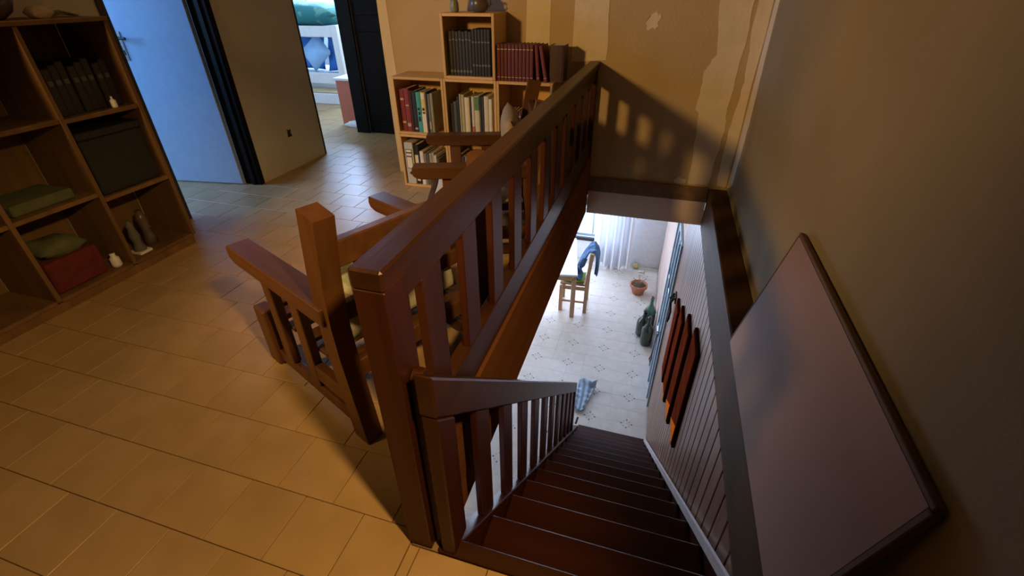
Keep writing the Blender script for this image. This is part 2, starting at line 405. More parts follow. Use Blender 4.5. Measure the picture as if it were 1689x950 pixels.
# plaster filler stripes: thin raised patches, children of the walls
def ragged(pts, amp=.006, n=7):
    out = []
    for (a, c) in zip(pts, pts[1:]+pts[:1]):
        for k in range(n):
            t = k/n; out.append((a[0]+(c[0]-a[0])*t + random.uniform(-amp, amp), a[1]+(c[1]-a[1])*t + random.uniform(-amp, amp)))
    return out
def patch(parent, poly, axis, at, d=.0025, amp=.006):
    me = MB().prism(ragged(poly, amp), axis, at, at-d)
    return obj('filler_patch', me, 'patch', parent)
patch(wb, [(-.916, .70), (-.76, .70), (-.755, 2.3), (-.915, 2.3)], 'y', YB)
patch(wb, [(-.60, .88), (-.375, .895), (-.39, 1.3), (-.385, 2.3), (-.60, 2.3)], 'y', YB, amp=.004)
patch(wb, [(.274, .13), (.405, .13), (.43, .50), (.415, .64), (.43, .95), (.425, 1.3), (.44, 2.3), (.25, 2.3), (.245, 1.2), (.285, .95), (.235, .85), (.225, .62), (.255, .60)], 'y', YB, amp=.005)
patch(wb, [(.462, .13), (.526, .13), (.526, 2.3), (.455, 2.3), (.45, 1.1), (.475, .8), (.455, .5)], 'y', YB, amp=.005)
patch(wb, [(-.15, 1.07), (-.085, 1.075), (-.07, 1.14), (-.11, 1.165), (-.155, 1.13)], 'y', YB, amp=.012)
patch(wb, [(.17, .128), (.25, .125), (.262, .155), (.20, .168)], 'y', YB, amp=.006)
patch(wb, [(-2.0, .01), (-1.93, .01), (-1.915, .7), (-1.93, 1.3), (-1.92, 2.35), (-2.0, 2.35)], 'y', YB, amp=.003)
patch(wr, [(3.20, .2), (3.36, .12), (3.36, 2.3), (3.27, 2.3), (3.22, 1.0), (3.17, .6)], 'x', XW, amp=.006)

# ------------------------------------------------------------------ trims around the opening
t1 = struct('trim_1', MB().box(XO0+.055, XO1, YB-.022, YB, .010, .115, .004), 'curb', 'brown timber skirting at the foot of the back wall')
t2 = struct('trim_2', MB().box(XO1, XW, .25, YB-.022, SLAB+.005, .115, .006), 'curb_d', 'broad brown timber curb along the right wall of the stairwell')
struct('trim_slab_far', MB().box(XO0+.055, XO1, YB-.012, YB+.13, SLAB, .010), 'slab', 'plastered slab edge below the brown skirting')
t4 = struct('trim_3', MB().box(XO0-.01, -.418, Y0+.085, YB-.001, -.018, .262, .004), 'curb_l', 'brown timber curb board under the landing railing')
struct('trim_4', MB().box(XO0+.01, -.424, Y0+.085, YB-.001, SLAB, -.024, .003), 'curb_l', 'lower brown cladding board of the stair opening')
struct('trim_5', MB().box(-.40, XO1-.002, Y0, .634, -.045, .004, .004), 'rail_x', 'dark wood nosing strip at the top of the stairs')

# ------------------------------------------------------------------ landing railing
rl = thing('landing_railing', (-.448, Y0, 0), 'dark mahogany railing with flat balusters along the left edge of the stairwell', 'railing')
def L(dx, dy, dz=0): return (dx+.448, dy-Y0, dz)
def lb(name, x0, x1, y0, y1, z0, z1, mat, bev=.004): return obj(name, MB().box(x0+.448, x1+.448, y0-Y0, y1-Y0, z0, z1, bev), mat, rl)
lb('newel_post', -.4815, -.4155, Y0+.001, Y0+.082, 0, .8455, 'rail_z', .002)
h = MB(); h.quadbox([(-.035, .0, .845), (.034, .0, .845), (.034, YB-Y0-.004, .845), (-.035, YB-Y0-.004, .845), (-.035, 0, .89), (.034, 0, .89), (.034, YB-Y0-.004, .89), (-.035, YB-Y0-.004, .89)], .005)
obj('handrail', h, 'rail_y', rl)
lb('under_rail', -.470, -.428, Y0+.082, YB-.05, .775, .845, 'rail_y')
lb('bottom_rail', -.472, -.428, Y0+.082, YB-.004, .262, .40, 'rail_y')
lb('end_post', -.476, -.42, YB-.055, YB-.004, .262, .845, 'rail_z')
bal = None
for k in range(11):
    y = .748 + .2315*k
    if bal is None: bal = MB().box(-.004, .018, 0, .098, 0, .378, .003).mesh('baluster'); bal.materials.append(MT['rail_z'])
    obj('baluster', bal, None, rl, loc=(0, y-Y0, .3985))

# ------------------------------------------------------------------ staircase
st = thing('staircase', (.03, NY, ZL), 'steep straight staircase of dark red-brown wooden treads', 'staircase')
SX0, SX1 = -.340, .404
tm = MB().box(SX0, SX1, 0, G+.025, -.036, 0, .006).mesh('tread'); tm.materials.append(MT['stair'])
rm = MB().box(SX0, SX1, 0, .018, 0, R_-.038, 0).mesh('riser'); rm.materials.append(MT['stair'])
for n in range(1, 13):
    obj('tread', tm, None, st, loc=(-.03, (n-1)*G-.025, -n*R_-ZL))
    obj('riser', rm, None, st, loc=(-.03, (n-1)*G-.024, -n*R_-ZL+.001))
obj('riser', rm, None, st, loc=(-.03, 12*G-.024, -13*R_-ZL+.001))
obj('base_board', MB().box(SX0-.03, SX1-.03, 12*G, 13*G, .002, .03, .005), 'stair', st)
yE = NY+13*G
def string_poly(up, dn_, y0, y1): return [(y0-NY, nose(y0)+up-ZL), (y1-NY, nose(y1)+up-ZL), (y1-NY, max(nose(y1)-dn_, ZL)-ZL), (y0-NY, nose(y0)-dn_-ZL)]
obj('stringer', MB().prism([(.635-NY, nose(.635)+.012-ZL), (3.66-NY, nose(3.66)+.012-ZL), (3.68-NY, .0), (3.40-NY, 0), (.635-NY, nose(.635)-.32-ZL)], 'x', -.388-.03, -.341-.03, .003), 'stair', st)
obj('stringer', MB().prism([(.62-NY, nose(.62)+.03-ZL), (3.66-NY, nose(3.66)+.03-ZL), (3.68-NY, 0), (3.45-NY, 0), (.62-NY, nose(.62)-.30-ZL)], 'x', .4045-.03, .416-.03), 'stair', st)
mo = MB()
mo.prism([(.64-NY, nose(.64)+.055-ZL), (3.66-NY, nose(3.66)+.055-ZL), (3.66-NY, nose(3.66)+.005-ZL), (.64-NY, nose(.64)+.005-ZL)], 'x', .392-.03, .404-.03)
obj('wall_moulding', mo, 'skirt', st)
b = MB().tube([(-.365-.03, 3.62-NY, .11), (-.355-.03, 3.70-NY, .13)], .012); obj('bolt', b, 'black', st)

# stair railing
sr = thing('stair_railing', (-.365, .64, 0), 'sloping wooden stair railing with flat balusters going down from the newel post', 'railing')
def zrail(y): return .662 - .948*(y-.59)
obj('top_post', MB().prism([(.588-.64, .002), (.672-.64, .002), (.672-.64, zrail(.672)-.121), (.588-.64, zrail(.588)-.121)], 'x', -.019, .020, .004), 'rail_z', sr)
obj('filler_batten', MB().prism([(-.028, 0), (.018, 0), (.018, .60), (.010, .625), (-.010, .632), (-.028, .62)], 'x', -.0490, -.0215, .004), 'rail_z', sr)
ye = 3.19
obj('handrail', MB().prism([(.584-.64, zrail(.584)), (ye-.64, zrail(ye)), (ye-.64, zrail(ye)-.118), (.584-.64, zrail(.584)-.118)], 'x', -.0205, .0225, .005), 'rail_y', sr)
def zstr(y): return nose(y)+.012
for k in range(10):
    y0 = .808 + .2345*k; y1 = y0+.100
    obj('baluster', MB().prism([(y0-.64, zstr(y0)+.002), (y1-.64, zstr(y1)+.002), (y1-.64, zrail(y1)-.119), (y0-.64, zrail(y0)-.119)], 'x', -.006, .014, .002), 'rail_z', sr)
obj('bottom_post', MB().prism([(3.13-.64, zstr(3.13)), (3.19-.64, zstr(3.19)), (3.19-.64, zrail(3.19)-.02), (3.13-.64, zrail(3.13)-.02)], 'x', -.021, .0215, .004), 'rail_z', sr)

# ------------------------------------------------------------------ lower level shell
LF = struct('floor_lower', MB().box(-3.6, .55, .4, 7.75, ZL-.15, ZL-.010), 'lgrout', 'pale tiled floor of the room downstairs')
LT = .2135
px0 = .19; py0 = 3.88
lfull = MB().box(-LT/2+.0005, LT/2-.0005, -LT/2+.0005, LT/2-.0005, -.010, 0, .0006).mesh('tile'); lfull.materials.append(MT['ltile'])
lrest = MB(); cnt = 0
for i in range(-17, 2):
    for j in range(-16, 18):
        x0 = px0 + LT*i; y0 = py0 + LT*j; x1, y1 = x0+LT, y0+LT
        if x1 < -3.45 or y0 < .5 or y0 > 7.6 or x0 > .41: continue
        cx, cy = (x0+x1)/2, (y0+y1)/2
        p = pix((cx, cy, ZL))
        vis = p and 700 < p[0] < 1100 and 340 < p[1] < 830 and cy > 2.2 and (cx > -1.25 or (cy < 4.6 and cx > -2.2)) and x1 < .42 and y1 < 7.62
        if vis and cnt < 300:
            cnt += 1
            o = obj('tile', lfull, None, LF, loc=(cx, cy, ZL))
            # turn so that the dotted corner meets the three neighbours
            ex = i % 2; ey = j % 2
            # corner at even i (left side) when i even -> motif at left edge
            rot = {(1, 1): 0, (0, 1): 1, (0, 0): 2, (1, 0): 3}[(ex, ey)]
            o.rotation_euler = (0, 0, rot*math.pi/2)
        else:
            lrest.box(max(x0, -3.5)+.001, min(x1, .418)-.001, y0+.001, min(y1, 7.615)-.001, ZL-.010, ZL)
o = obj('tile_field', lrest, plain('cream_tile_field', (.73, .67, .60), .3), LF); o['kind'] = 'stuff'
# lower walls
w = MB(); w.box(-3.5, -2.25, 7.62, 7.75, ZL, SLAB); w.box(-.33, .55, 7.62, 7.75, ZL, SLAB); w.box(-2.25, -.33, 7.62, 7.75, ZL, ZL+.46); w.box(-2.25, -.33, 7.62, 7.75, -.45, SLAB)
struct('wall_lower_far', w, 'lwall', 'white far wall of the room downstairs with a window and curtain')
w = MB(); w.box(-3.62, -3.5, .4, 5.2, ZL, SLAB); w.box(-3.62, -3.5, 7.2, 7.75, ZL, SLAB); w.box(-3.62, -3.5, 5.2, 7.2, ZL, ZL+.4); w.box(-3.62, -3.5, 5.2, 7.2, -.6, SLAB)
struct('wall_lower_left', w, 'lwall')
struct('wall_lower_front', MB().box(-3.5, .55, .38, .5, ZL, SLAB), 'lwall')
struct('ceiling_lower', MB().box(-3.62, .55, YB+.13, 7.75, SLAB, SLAB+.06), 'lwall')
w = MB(); w.box(.425, .55, 5.06, 7.62, ZL, SLAB); w.box(.425, .55, 4.22, 5.06, -.78, SLAB)
struct('wall_lower_right', w, 'lwall_pink', 'pinkish plaster wall between the grey door and the far corner downstairs')
pw = struct('wall_stair', MB().box(.432, .55, .38, 4.22, ZL, SLAB), 'groove', 'varnished vertical plank panelling on the right side of the stairs')
pm = {}
for k in range(37):
    y = .52 + .1*k
    if y+.1 > 4.23: break
    if 'p' not in pm:
        pm['p'] = MB().box(-.0, .014, .0045, .0955, 0, SLAB-ZL-.001, .003).mesh('plank'); pm['p'].materials.append(MT['plank'])
    obj('plank', pm['p'], None, pw, loc=(.4185, y, ZL))
window('window_3', -2.25, -.33, 7.68, ZL+.46, -.45, 'y', 'bright window beside the white curtain downstairs', 3, 3, .05)
window('added_side_window', 5.2, 7.2, -3.56, ZL+.4, -.6, 'x', 'added unseen side window that brings light into the room downstairs', 4)  # out of view, added so the extra side light has an opening
sl = struct('trim_6', MB().box(-2.28, -.76, 7.56, 7.62, ZL+.40, ZL+.46, .005), 'dmetal', 'dark sill under the bright window downstairs')
# grey-blue metal door downstairs
dr = struct('door_3', MB().box(.405, .45, 4.27, 5.02, ZL+.004, -.80, .004), 'metal', 'grey-blue metal door in the right wall downstairs, seen nearly edge-on')
for (a, c) in ((4.22, 4.27), (5.02, 5.06)): obj('door_jamb', MB().box(.398, .46, a, c, ZL, -.78, .003), 'dmetal' if c > 5 else 'metal', dr)
for z0 in (-2.80, -2.1, -1.4): obj('glass_pane', MB().box(.398, .407, 4.38, 4.92, z0, z0+.60, .003), plain('grey_glass_pane_%d' % abs(int(z0*10)), (.38, .48, .56), .12, .05, spec=.8), dr)
for yy in (4.34, 4.64, 4.95): obj('rib', MB().box(.385, .405, yy-.012, yy+.012, ZL+.02, -.82, .003), 'metal', dr)
ha = obj('handle', MB().tube([(.405, 4.36, -1.93), (.36, 4.36, -1.93), (.36, 4.46, -1.93)], .010), 'chrome', dr)
kl = tag(obj('hanging_lanyard', MB().tube([(.36, 4.33, -1.945), (.352, 4.325, -2.05), (.348, 4.32, -2.18), (.34, 4.31, -2.24), (.325, 4.30, -2.29), (.335, 4.30, -2.33), (.352, 4.31, -2.29), (.345, 4.315, -2.22)], .007), 'cord', None, True), 'brown cord loop hanging from the handle of the grey door', 'lanyard')

# ------------------------------------------------------------------ red wall panels by the stairs
for k, (y0, y1, z0, z1, nm) in enumerate(((3.33, 3.56, -1.727, -.945, 'farthest down, beside the grey door'), (2.955, 3.19, -1.60, -.772, 'second from the grey door'),
                                         (2.53, 2.785, -1.39, -.567, 'third from the grey door, with orange lamp glow painted on a lower corner'), (2.13, 2.39, -1.165, -.39, 'nearest the top of the stairs, with orange lamp glow painted on a lower corner'))):
    t = thing('wall_panel', (.4185, (y0+y1)/2, z0), 'dark red lacquered panel on the plank wall, ' + nm, 'wall panel', group='red wall panels above the stairs')
    hy = (y1-y0)/2; hz = z1-z0
    obj('backing_frame', MB().box(-.020, -.0005, -hy, hy, 0, hz, .003), 'red_e', t)
    obj('face', MB().box(-.024, -.020, -hy+.012, hy-.012, .012, hz-.012, .001), 'red', t)
    if k >= 1: obj('painted_glow_corner', MB().prism([(hy-.012, .012), (-hy+.014, .012), (-hy+.014, .18 if k > 1 else .06)], 'x', -.0265, -.0242), 'orange', t)  # orange triangle paints lamp glow onto the lower part of the face
hk = thing('wall_hook', (.4185, 3.86, -1.15), 'small black hook with dark hanging straps beside the red panels', 'hook')
obj('plate', MB().box(-.012, -.0005, -.06, .06, -.02, .05, .003), 'hook', hk)
for dy, ln in ((-.04, .20), (0, .27), (.04, .17)): obj('strap', MB().tube([(-.018, dy, .03), (-.045, dy*1.1, -.02), (-.03, dy*1.3, -ln*.6), (-.034, dy*1.6, -ln)], .011, 7), 'hook', hk, True)

# ------------------------------------------------------------------ leaning board
lbd = thing('leaning_board', (.41, 1.1, .118), 'flat pinkish-brown board leaning on the right wall, standing on the curb', 'board')
def lean(poly_y0, poly_y1, s0, s1, t0, t1):
    # board in its own plane: along y, up the slope s, thickness t towards the room
    P0 = Vector((.008, 0, 0)); dvec = Vector((.108, 0, .482)); ln = dvec.length; d = dvec/ln; n = Vector((-d.z, 0, d.x))
    pts = []
    for t in (t0, t1):
        for (y, s_) in ((poly_y0[0], s0), (poly_y0[1], s0), (poly_y1[1], s1), (poly_y1[0], s1)):
            p = P0 + d*s_ + n*t; pts.append((p.x, y-1.1, p.z))
    return pts
obj('panel', MB().quadbox(lean((.605, 1.60), (.605, 1.60), 0.006, .489, .002, .016), 0), 'board', lbd)
obj('edge_strip', MB().quadbox(lean((.595, 1.61), (.595, 1.61), .490, .502, .0, .017), .002), 'board_e', lbd)
obj('edge_strip', MB().quadbox(lean((.590, .604), (.590, .604), .004, .489, .0, .017), .002), 'board_e', lbd)
obj('edge_strip', MB().quadbox(lean((1.601, 1.610), (1.601, 1.610), .004, .489, .0, .017), .002), 'board_e', lbd)

# ------------------------------------------------------------------ doors and frames of the hall
d1 = thing('door_leaf', (XL-TH-.005, 2.775, 0), 'white panel door standing open into the blue-lit room', 'door', rz=math.radians(188.3))
obj('panel', MB().box(0, .63, -.018, .018, .008, 2.03, .003), 'doorpaint', d1)
for s_ in (1,):
    hp = obj('handle', MB().tube([(.575, .018, 1.02), (.575, .06, 1.02), (.49, .06, 1.02)], .009), 'dmetal', d1)
    obj('lock_plate', MB().box(.555, .595, .018, .023, .88, 1.06, .002), 'chrome', hp)
    obj('keyhole', MB().box(.568, .582, .0235, .026, .915, .945), 'black', hp)
fr = MB()
f1 = struct('door_1', MB().box(XL-TH-.01, XL+.012, 2.105, 2.145, 0, 2.05, .004), 'black', 'black wooden frame around the doorway with the white door')
obj('jamb', MB().box(XL-TH-.01, XL+.012, 2.79, 2.835, 0, 2.05, .004), 'darkdoor', f1)
obj('jamb_stop', MB().box(XL-.07, XL-.03, 2.777, 2.79, 0, 2.02, .003), 'darkdoor', f1)
obj('head', MB().box(XL-TH-.01, XL+.012, 2.105, 2.835, 2.01, 2.05), 'darkdoor', f1)
f2 = struct('door_2', MB().box(XL-TH-.008, XL+.008, 3.632, 3.645, 0, 2.05, .002), 'black', 'thin black frame of the bedroom doorway')
obj('jamb', MB().box(XL-TH-.008, XL+.010, 4.39, 4.41, 0, 2.05, .002), 'darkdoor', f2)
f4 = struct('door_4', MB().box(XL+.012, -2.05, 4.425, 4.458, 0, 2.03, .004), 'darkdoor', 'dark wooden door at the end of the corridor')
for (a, c) in ((XL+.05, -2.52), (-2.46, -2.12)):
    for (z0, z1) in ((.12, .95), (1.08, 1.95)): obj('door_panel', MB().box(a, c, 4.415, 4.426, z0, z1, .004), 'darkdoor', f4)
hole = obj('socket_hole', MB().prism(ragged([(3.215, .262), (3.262, .258), (3.265, .275), (3.255, .285), (3.268, .315), (3.22, .318), (3.222, .290)], .004, 3), 'x', XL+.002, XL-.02), 'black', wlo)

# ------------------------------------------------------------------ bedroom seen through the doorway
bed = thing('loft_bed', (-4.5, 5.55, 0), 'white wooden loft bed seen through the bedroom doorway', 'bed')
def bb(name, x0, x1, y0, y1, z0, z1, mat='white', bev=.006): return obj(name, MB().box(x0+4.5, x1+4.5, y0, y1, z0, z1, bev), mat, bed)
bb('post', -3.99, -3.90, 0, .08, 0, .92); bb('post', -5.40, -5.32, 0, .08, 0, .92); bb('post', -3.99, -3.90, .80, .88, 0, .92); bb('post', -5.40, -5.32, .80, .88, 0, .92)
bb('top_rail', -5.32, -3.99, 0, .035, .79, .91); bb('end_rail', -3.97, -3.935, .08, .80, .79, .91); bb('lower_rail', -5.32, -3.99, .01, .045, .25, .38); bb('floor_board', -5.32, -3.99, .0, .03, .0, .13); bb('deck', -5.32, -3.99, .035, .8, .80, .83)
bb('lower_deck', -5.32, -3.99, .045, .8, .33, .36)
tag(obj('mattress', MB().cushion(1.50, .92, .28, 14, 3, .03), 'bedcover', None, True, (-4.64, 5.98, 1.02)), 'teal patterned mattress cover on top of the white loft bed', 'mattress')
tag(obj('cushion', MB().cushion(.34, .34, .13, 10, 5, .1, Matrix.Rotation(math.radians(70), 4, 'X') @ Matrix.Rotation(math.radians(45), 4, 'Z')), 'bluefab2', None, True, (-4.36, 5.68, .605)), 'pale blue cushion leaning inside the loft bed', 'cushion')
tag(obj('cushion', MB().cushion(.42, .42, .18, 10, 6, .1, Matrix.Rotation(math.radians(75), 4, 'X')), 'bluefab', None, True, (-4.10, 5.86, .57)), 'deep blue cushion at the right end of the loft bed', 'cushion')
tag(obj('cushion', MB().cushion(.46, .40, .18, 10, 8, .1, Matrix.Rotation(math.radians(75), 4, 'X')), 'bluefab', None, True, (-4.62, 5.90, .57)), 'deep blue cushion in the middle of the loft bed', 'cushion')
cb = thing('low_cabinet', (-3.26, 4.66, 0), 'red-brown low cabinet with a white top inside the bedroom', 'cabinet')
obj('body', MB().box(-.15, .15, 0, .42, .0, .46, .004), 'redbox', cb); obj('top', MB().box(-.17, .17, -.015, .44, .46, .485, .004), 'white', cb)
tag(obj('crumpled_cloth', MB().cushion(.22, .10, .06, 10, 4, .5), 'white', None, True, (-3.21, 4.585, .028)), 'crumpled white cloth on the floor by the red-brown cabinet', 'cloth')

# ------------------------------------------------------------------ pine cube bookshelf
T = .018
bs = thing('bookshelf', (-1.24, 3.10, 0), 'stepped pine cube bookshelf against the back wall', 'bookshelf')
def sb(name, x0, x1, y0, y1, z0, z1, mat='pine', bev=.002): return obj(name, MB().box(x0+1.24, x1+1.24, y0-3.10, y1-3.10, z0, z1, bev), mat, bs)
D1 = YB-.006
cols = [-1.815, -1.425, -1.045, -.665]
for i, (a, c) in enumerate(zip(cols, cols[1:])):
    for (z0, z1) in ((0, .395), (.397, .785)):
        sb('side_board', a+.001, a+T, 3.10, D1, z0, z1, 'pine_z'); sb('side_board', c-T, c-.001, 3.10, D1, z0, z1, 'pine_z')
        sb('shelf_board', a+T, c-T, 3.10, D1, z0, z0+T); sb('shelf_board', a+T, c-T, 3.10, D1, z1-T, z1)
        sb('back_panel', a+T, c-T, D1-.006, D1, z0+T, z1-T, 'pine_z')
a, c = -1.412, -1.05
sb('side_board', a, a+T, 3.10, D1, .786, 1.165, 'pine_z'); sb('side_board', c-T, c, 3.10, D1, .786, 1.165, 'pine_z')
sb('shelf_board', a+T, c-T, 3.10, D1, .786, .786+T); sb('shelf_board', a+T, c-T, 3.10, D1, 1.165-T, 1.165); sb('back_panel', a+T, c-T, D1-.006, D1, .804, 1.147, 'pine_z')
# books
bookmats = {}
def bookmat(c, r=.55):
    key = tuple(round(v, 3) for v in c)
    if key not in bookmats: bookmats[key] = plain('book_cover_%d' % len(bookmats), c, r, .10)
    return bookmats[key]
def book(x, y, z, w, d, h, col, label, group=None, bands=(), tilt=0, bandmat='gold', rz=0, name='book'):
    # spine faces -y; x is the left edge; origin at the foot of the spine
    t = thing(name, (x, y, z), label, 'book', rz, group)
    t.rotation_euler = (0, tilt, rz)
    cv = MB(); th = .0025
    cv.box(0, th, .004, d, 0, h); cv.box(w-th, w, .004, d, 0, h)
    n = 4; 
    pr = [(0, .004)] + [(w*(.5-.5*math.cos(math.pi*k/n)), .004-.004*math.sin(math.pi*k/n)) for k in range(1, n)] + [(w, .004), (w, .007), (0, .007)]
    cv.prism(pr, 'z', 0, h)
    obj('cover', cv, bookmat(col), t)
    obj('pages', MB().box(th, w-th, .0075, d-.004, .003, h-.004), 'paper', t)
    for (z0, z1) in bands: obj('spine_band', MB().box(w*.12, w*.88, -.0012, .004, h*z0, h*z1), bandmat, t)
    return t
rn = random.Random(3)
BY = 3.125
# row of black volumes in the top box
x = a+T+.022
for k in range(13):
    wd = .0218 if k < 7 else .0200; hh = .258+.004*(k % 2) if k < 7 else .272
    book(x, BY, .8045, wd, .17, hh, (.020, .020, .016) if k < 7 else (.016, .015, .013), ('black bound volume in the left half of the set in the top box' if k < 7 else 'taller black volume in the right half of the set in the top box'),
         'black volumes in the top box' if k < 7 else 'taller black volumes in the top box', ((.08, .13), (.80, .83)) if k < 7 else ((.22, .26), (.72, .75)), bandmat='silver'); x += wd+.0008
# red volumes standing on top of the right cubes
x = -1.044
for k in range(10):
    wd = .0232
    book(x, BY-.005, .7855, wd, .16, .212, (.11, .012, .009), 'dark red bound volume in the upright set on top of the bookshelf', 'red volumes on top of the bookshelf', ((.10, .115), (.86, .875))); x += wd+.001
book(x+.021, BY, .7855, .022, .16, .210, (.14, .016, .013), 'dark red volume leaning slightly beside the upright red set', None, ((.1, .115),), math.radians(-5))
book(x+.071, BY, .7855, .022, .16, .210, (.15, .017, .013), 'dark red volume leaning most, at the end of the red row', None, ((.1, .115),), math.radians(-11))
book(x+.097, BY+.03, .7855, .09, .13, .21, (.05, .014, .012), 'thick dark brown book at the right end on top of the bookshelf')
# left middle cube
x = cols[0]+T+.022; zz = .397+T+.0005
for (wd, hh, cc, lab, bd) in ((.036, .255, (.22, .025, .02), 'red bound book, first at the left of the middle cube', ((.2, .25), (.75, .8))), (.036, .262, (.25, .03, .022), 'second red bound book in the left middle cube', ((.12, .2), (.6, .63))),
        (.020, .25, (.04, .012, .012), 'narrow maroon book beside the red ones', ()), (.030, .248, (.022, .018, .018), 'black book with a white dot low on its spine', ((.06, .11),)),
        (.036, .243, (.05, .36, .30), 'turquoise book with black lettering', ()), (.034, .243, (.68, .55, .22), 'yellow and cream book next to the turquoise one', ()),
        (.016, .245, (.03, .03, .03), 'thin black book beside the yellow one', ()), (.018, .235, (.18, .19, .14), 'grey green book near the end of the left middle cube', ((.1, .3),)), (.020, .24, (.30, .28, .16), 'olive book at the right end of the left middle cube', ())):
    hh *= 1.12; t = book(x, BY-.01, zz, wd, .17, hh, cc, lab, None, bd)
    if 'turquoise' in lab:
        for (z0, z1, xx) in ((.28, .40, .4), (.44, .52, .45), (.56, .62, .4)): obj('lettering', MB().box(wd*xx-.006, wd*xx+.009, -.0012, .004, hh*z0, hh*z1), 'black', t)
    if 'yellow and' in lab:
        obj('cream_half', MB().box(.001, wd-.001, -.0014, .006, .002, hh*.48), 'label', t); obj('title_plate', MB().box(wd*.15, wd*.85, -.0014, .004, hh*.84, hh*.97), 'label', t)
    x += wd+.001
# middle middle cube
x = cols[1]+T+.020
for (wd, hh, cc, lab) in ((.018, .19, (.03, .03, .025), 'short black book at the left of the centre cube'), (.026, .20, (.07, .08, .06), 'dark green-grey book in the centre cube'), (.018, .23, (.02, .02, .02), 'black book with pale top edge in the centre cube'), (.014, .245, (.45, .36, .2), 'thin tan book in the centre cube'),
        (.022, .243, (.42, .42, .20), 'olive-yellow book in the centre cube'), (.036, .228, (.70, .60, .36), 'wide cream book in the centre cube'), (.012, .23, (.03, .03, .03), 'very thin black book beside the wide cream one'), (.020, .235, (.60, .56, .36), 'cream book with a red foot in the centre cube'),
        (.036, .238, (.58, .55, .33), 'pale book with a green head in the centre cube'), (.014, .235, (.03, .05, .03), 'thin dark green book in the centre cube'), (.016, .24, (.04, .04, .03), 'thin black book right of the centre'), (.034, .24, (.62, .56, .36), 'cream book near the right of the centre cube'), (.022, .225, (.74, .68, .50), 'whitish book at the right end of the centre cube')):
    hh *= 1.12; t = book(x, BY-.01, zz, wd, .17, hh, cc, lab)
    if 'green head' in lab: obj('green_head', MB().box(.001, wd-.001, -.0014, .006, hh*.66, hh*.985), bookmat((.10, .22, .08)), t)
    if 'red foot' in lab: obj('red_foot', MB().box(.001, wd-.001, -.0014, .006, hh*.01, hh*.25), bookmat((.5, .12, .05)), t)
    x += wd+.0012
# right middle cube
x = cols[2]+T+.010
for k in range(11):
    book(x, BY, zz, .022, .15, .185, (.13, .018, .014), 'low dark red volume inside the right middle cube', 'red volumes inside the right middle cube', ((.78, .84), (.1, .13))); x += .0235
# left bottom cube: binder and others
zz = T+.0005; x = cols[0]+T+.012
bd_ = thing('ring_binder', (x, BY-.02, zz), 'grey lever arch binder with cream spine labels in the bottom left cube', 'binder')
obj('cover', MB().box(0, .07, 0, .24, 0, .315, .003), 'binder', bd_)
for (z0, z1) in ((.245, .262), (.218, .236), (.125, .208)):
    fr_ = obj('label_frame', MB().box(.010, .060, -.0015, .001, z0-.004, z1+.004), 'black', bd_); obj('label_card', MB().box(.014, .056, -.0028, -.0016, z0, z1), 'label', fr_)
fh = obj('finger_hole', MB().tube([(.036, -.003, .085), (.036, .0005, .085)], .011, 14), 'black', bd_)
x += .074
for (wd, hh, cc, lab, bd2) in ((.034, .30, (.02, .02, .022), 'black ring binder with a pale spine strip beside the grey binder', ((.30, .75), (.08, .13))), (.006, .25, (.05, .05, .04), 'thin dark folder in the bottom left cube', ()), (.030, .255, (.75, .74, .66), 'white book in the bottom left cube', ()),
        (.022, .24, (.20, .20, .14), 'grey-green book in the bottom left cube', ()), (.020, .24, (.10, .10, .08), 'dark grey book in the bottom left cube', ()), (.026, .245, (.34, .33, .24), 'grey-beige book in the bottom left cube', ()), (.010, .25, (.62, .60, .5), 'thin whitish booklet in the bottom left cube', ()),
        (.020, .235, (.66, .62, .48), 'cream book at the right of the bottom left cube', ()), (.020, .21, (.08, .07, .05), 'small dark book at the right end of the bottom left cube', ())):
    book(x, BY-.01, zz, wd, .2, hh, cc, lab, None, bd2, bandmat='label'); x += wd+.0015
x = cols[1]+T+.012
for k in range(12):
    cc = [(.20, .18, .13), (.05, .05, .045), (.32, .30, .22), (.06, .04, .03)][k % 4]; wd = [.022, .016, .018, .026][k % 4]
    book(x, BY, zz, wd, .18, .24+.006*(k % 3), cc, ['grey-brown', 'black', 'light grey', 'dark brown'][k % 4] + ' book in the bottom centre cube behind the armchair', ['grey-brown', 'black', 'light grey', 'dark brown'][k % 4] + ' books in the bottom centre cube'); x += wd+.001
# ornaments on top
vz = thing('small_vase', (-1.347, 3.20, 1.1655), 'small greenish bottle vase on top of the bookshelf', 'vase')
obj('body', MB().lathe([(.022, 0), (.028, .01), (.027, .045), (.018, .075), (.013, .10), (.016, .115)]), 'ceramic2', vz, True)
vz = thing('round_pot', (-1.185, 3.21, 1.1655), 'dark round ceramic pot on top of the bookshelf', 'pot')
obj('body', MB().lathe([(.035, 0), (.055, .015), (.062, .045), (.055, .075), (.036, .095), (.040, .108)]), 'ceramic', vz, True)
obj('handle', MB().tube([(.05, 0, .075), (.078, 0, .07), (.08, 0, .045), (.058, 0, .03)], .006), 'ceramic', vz, True)

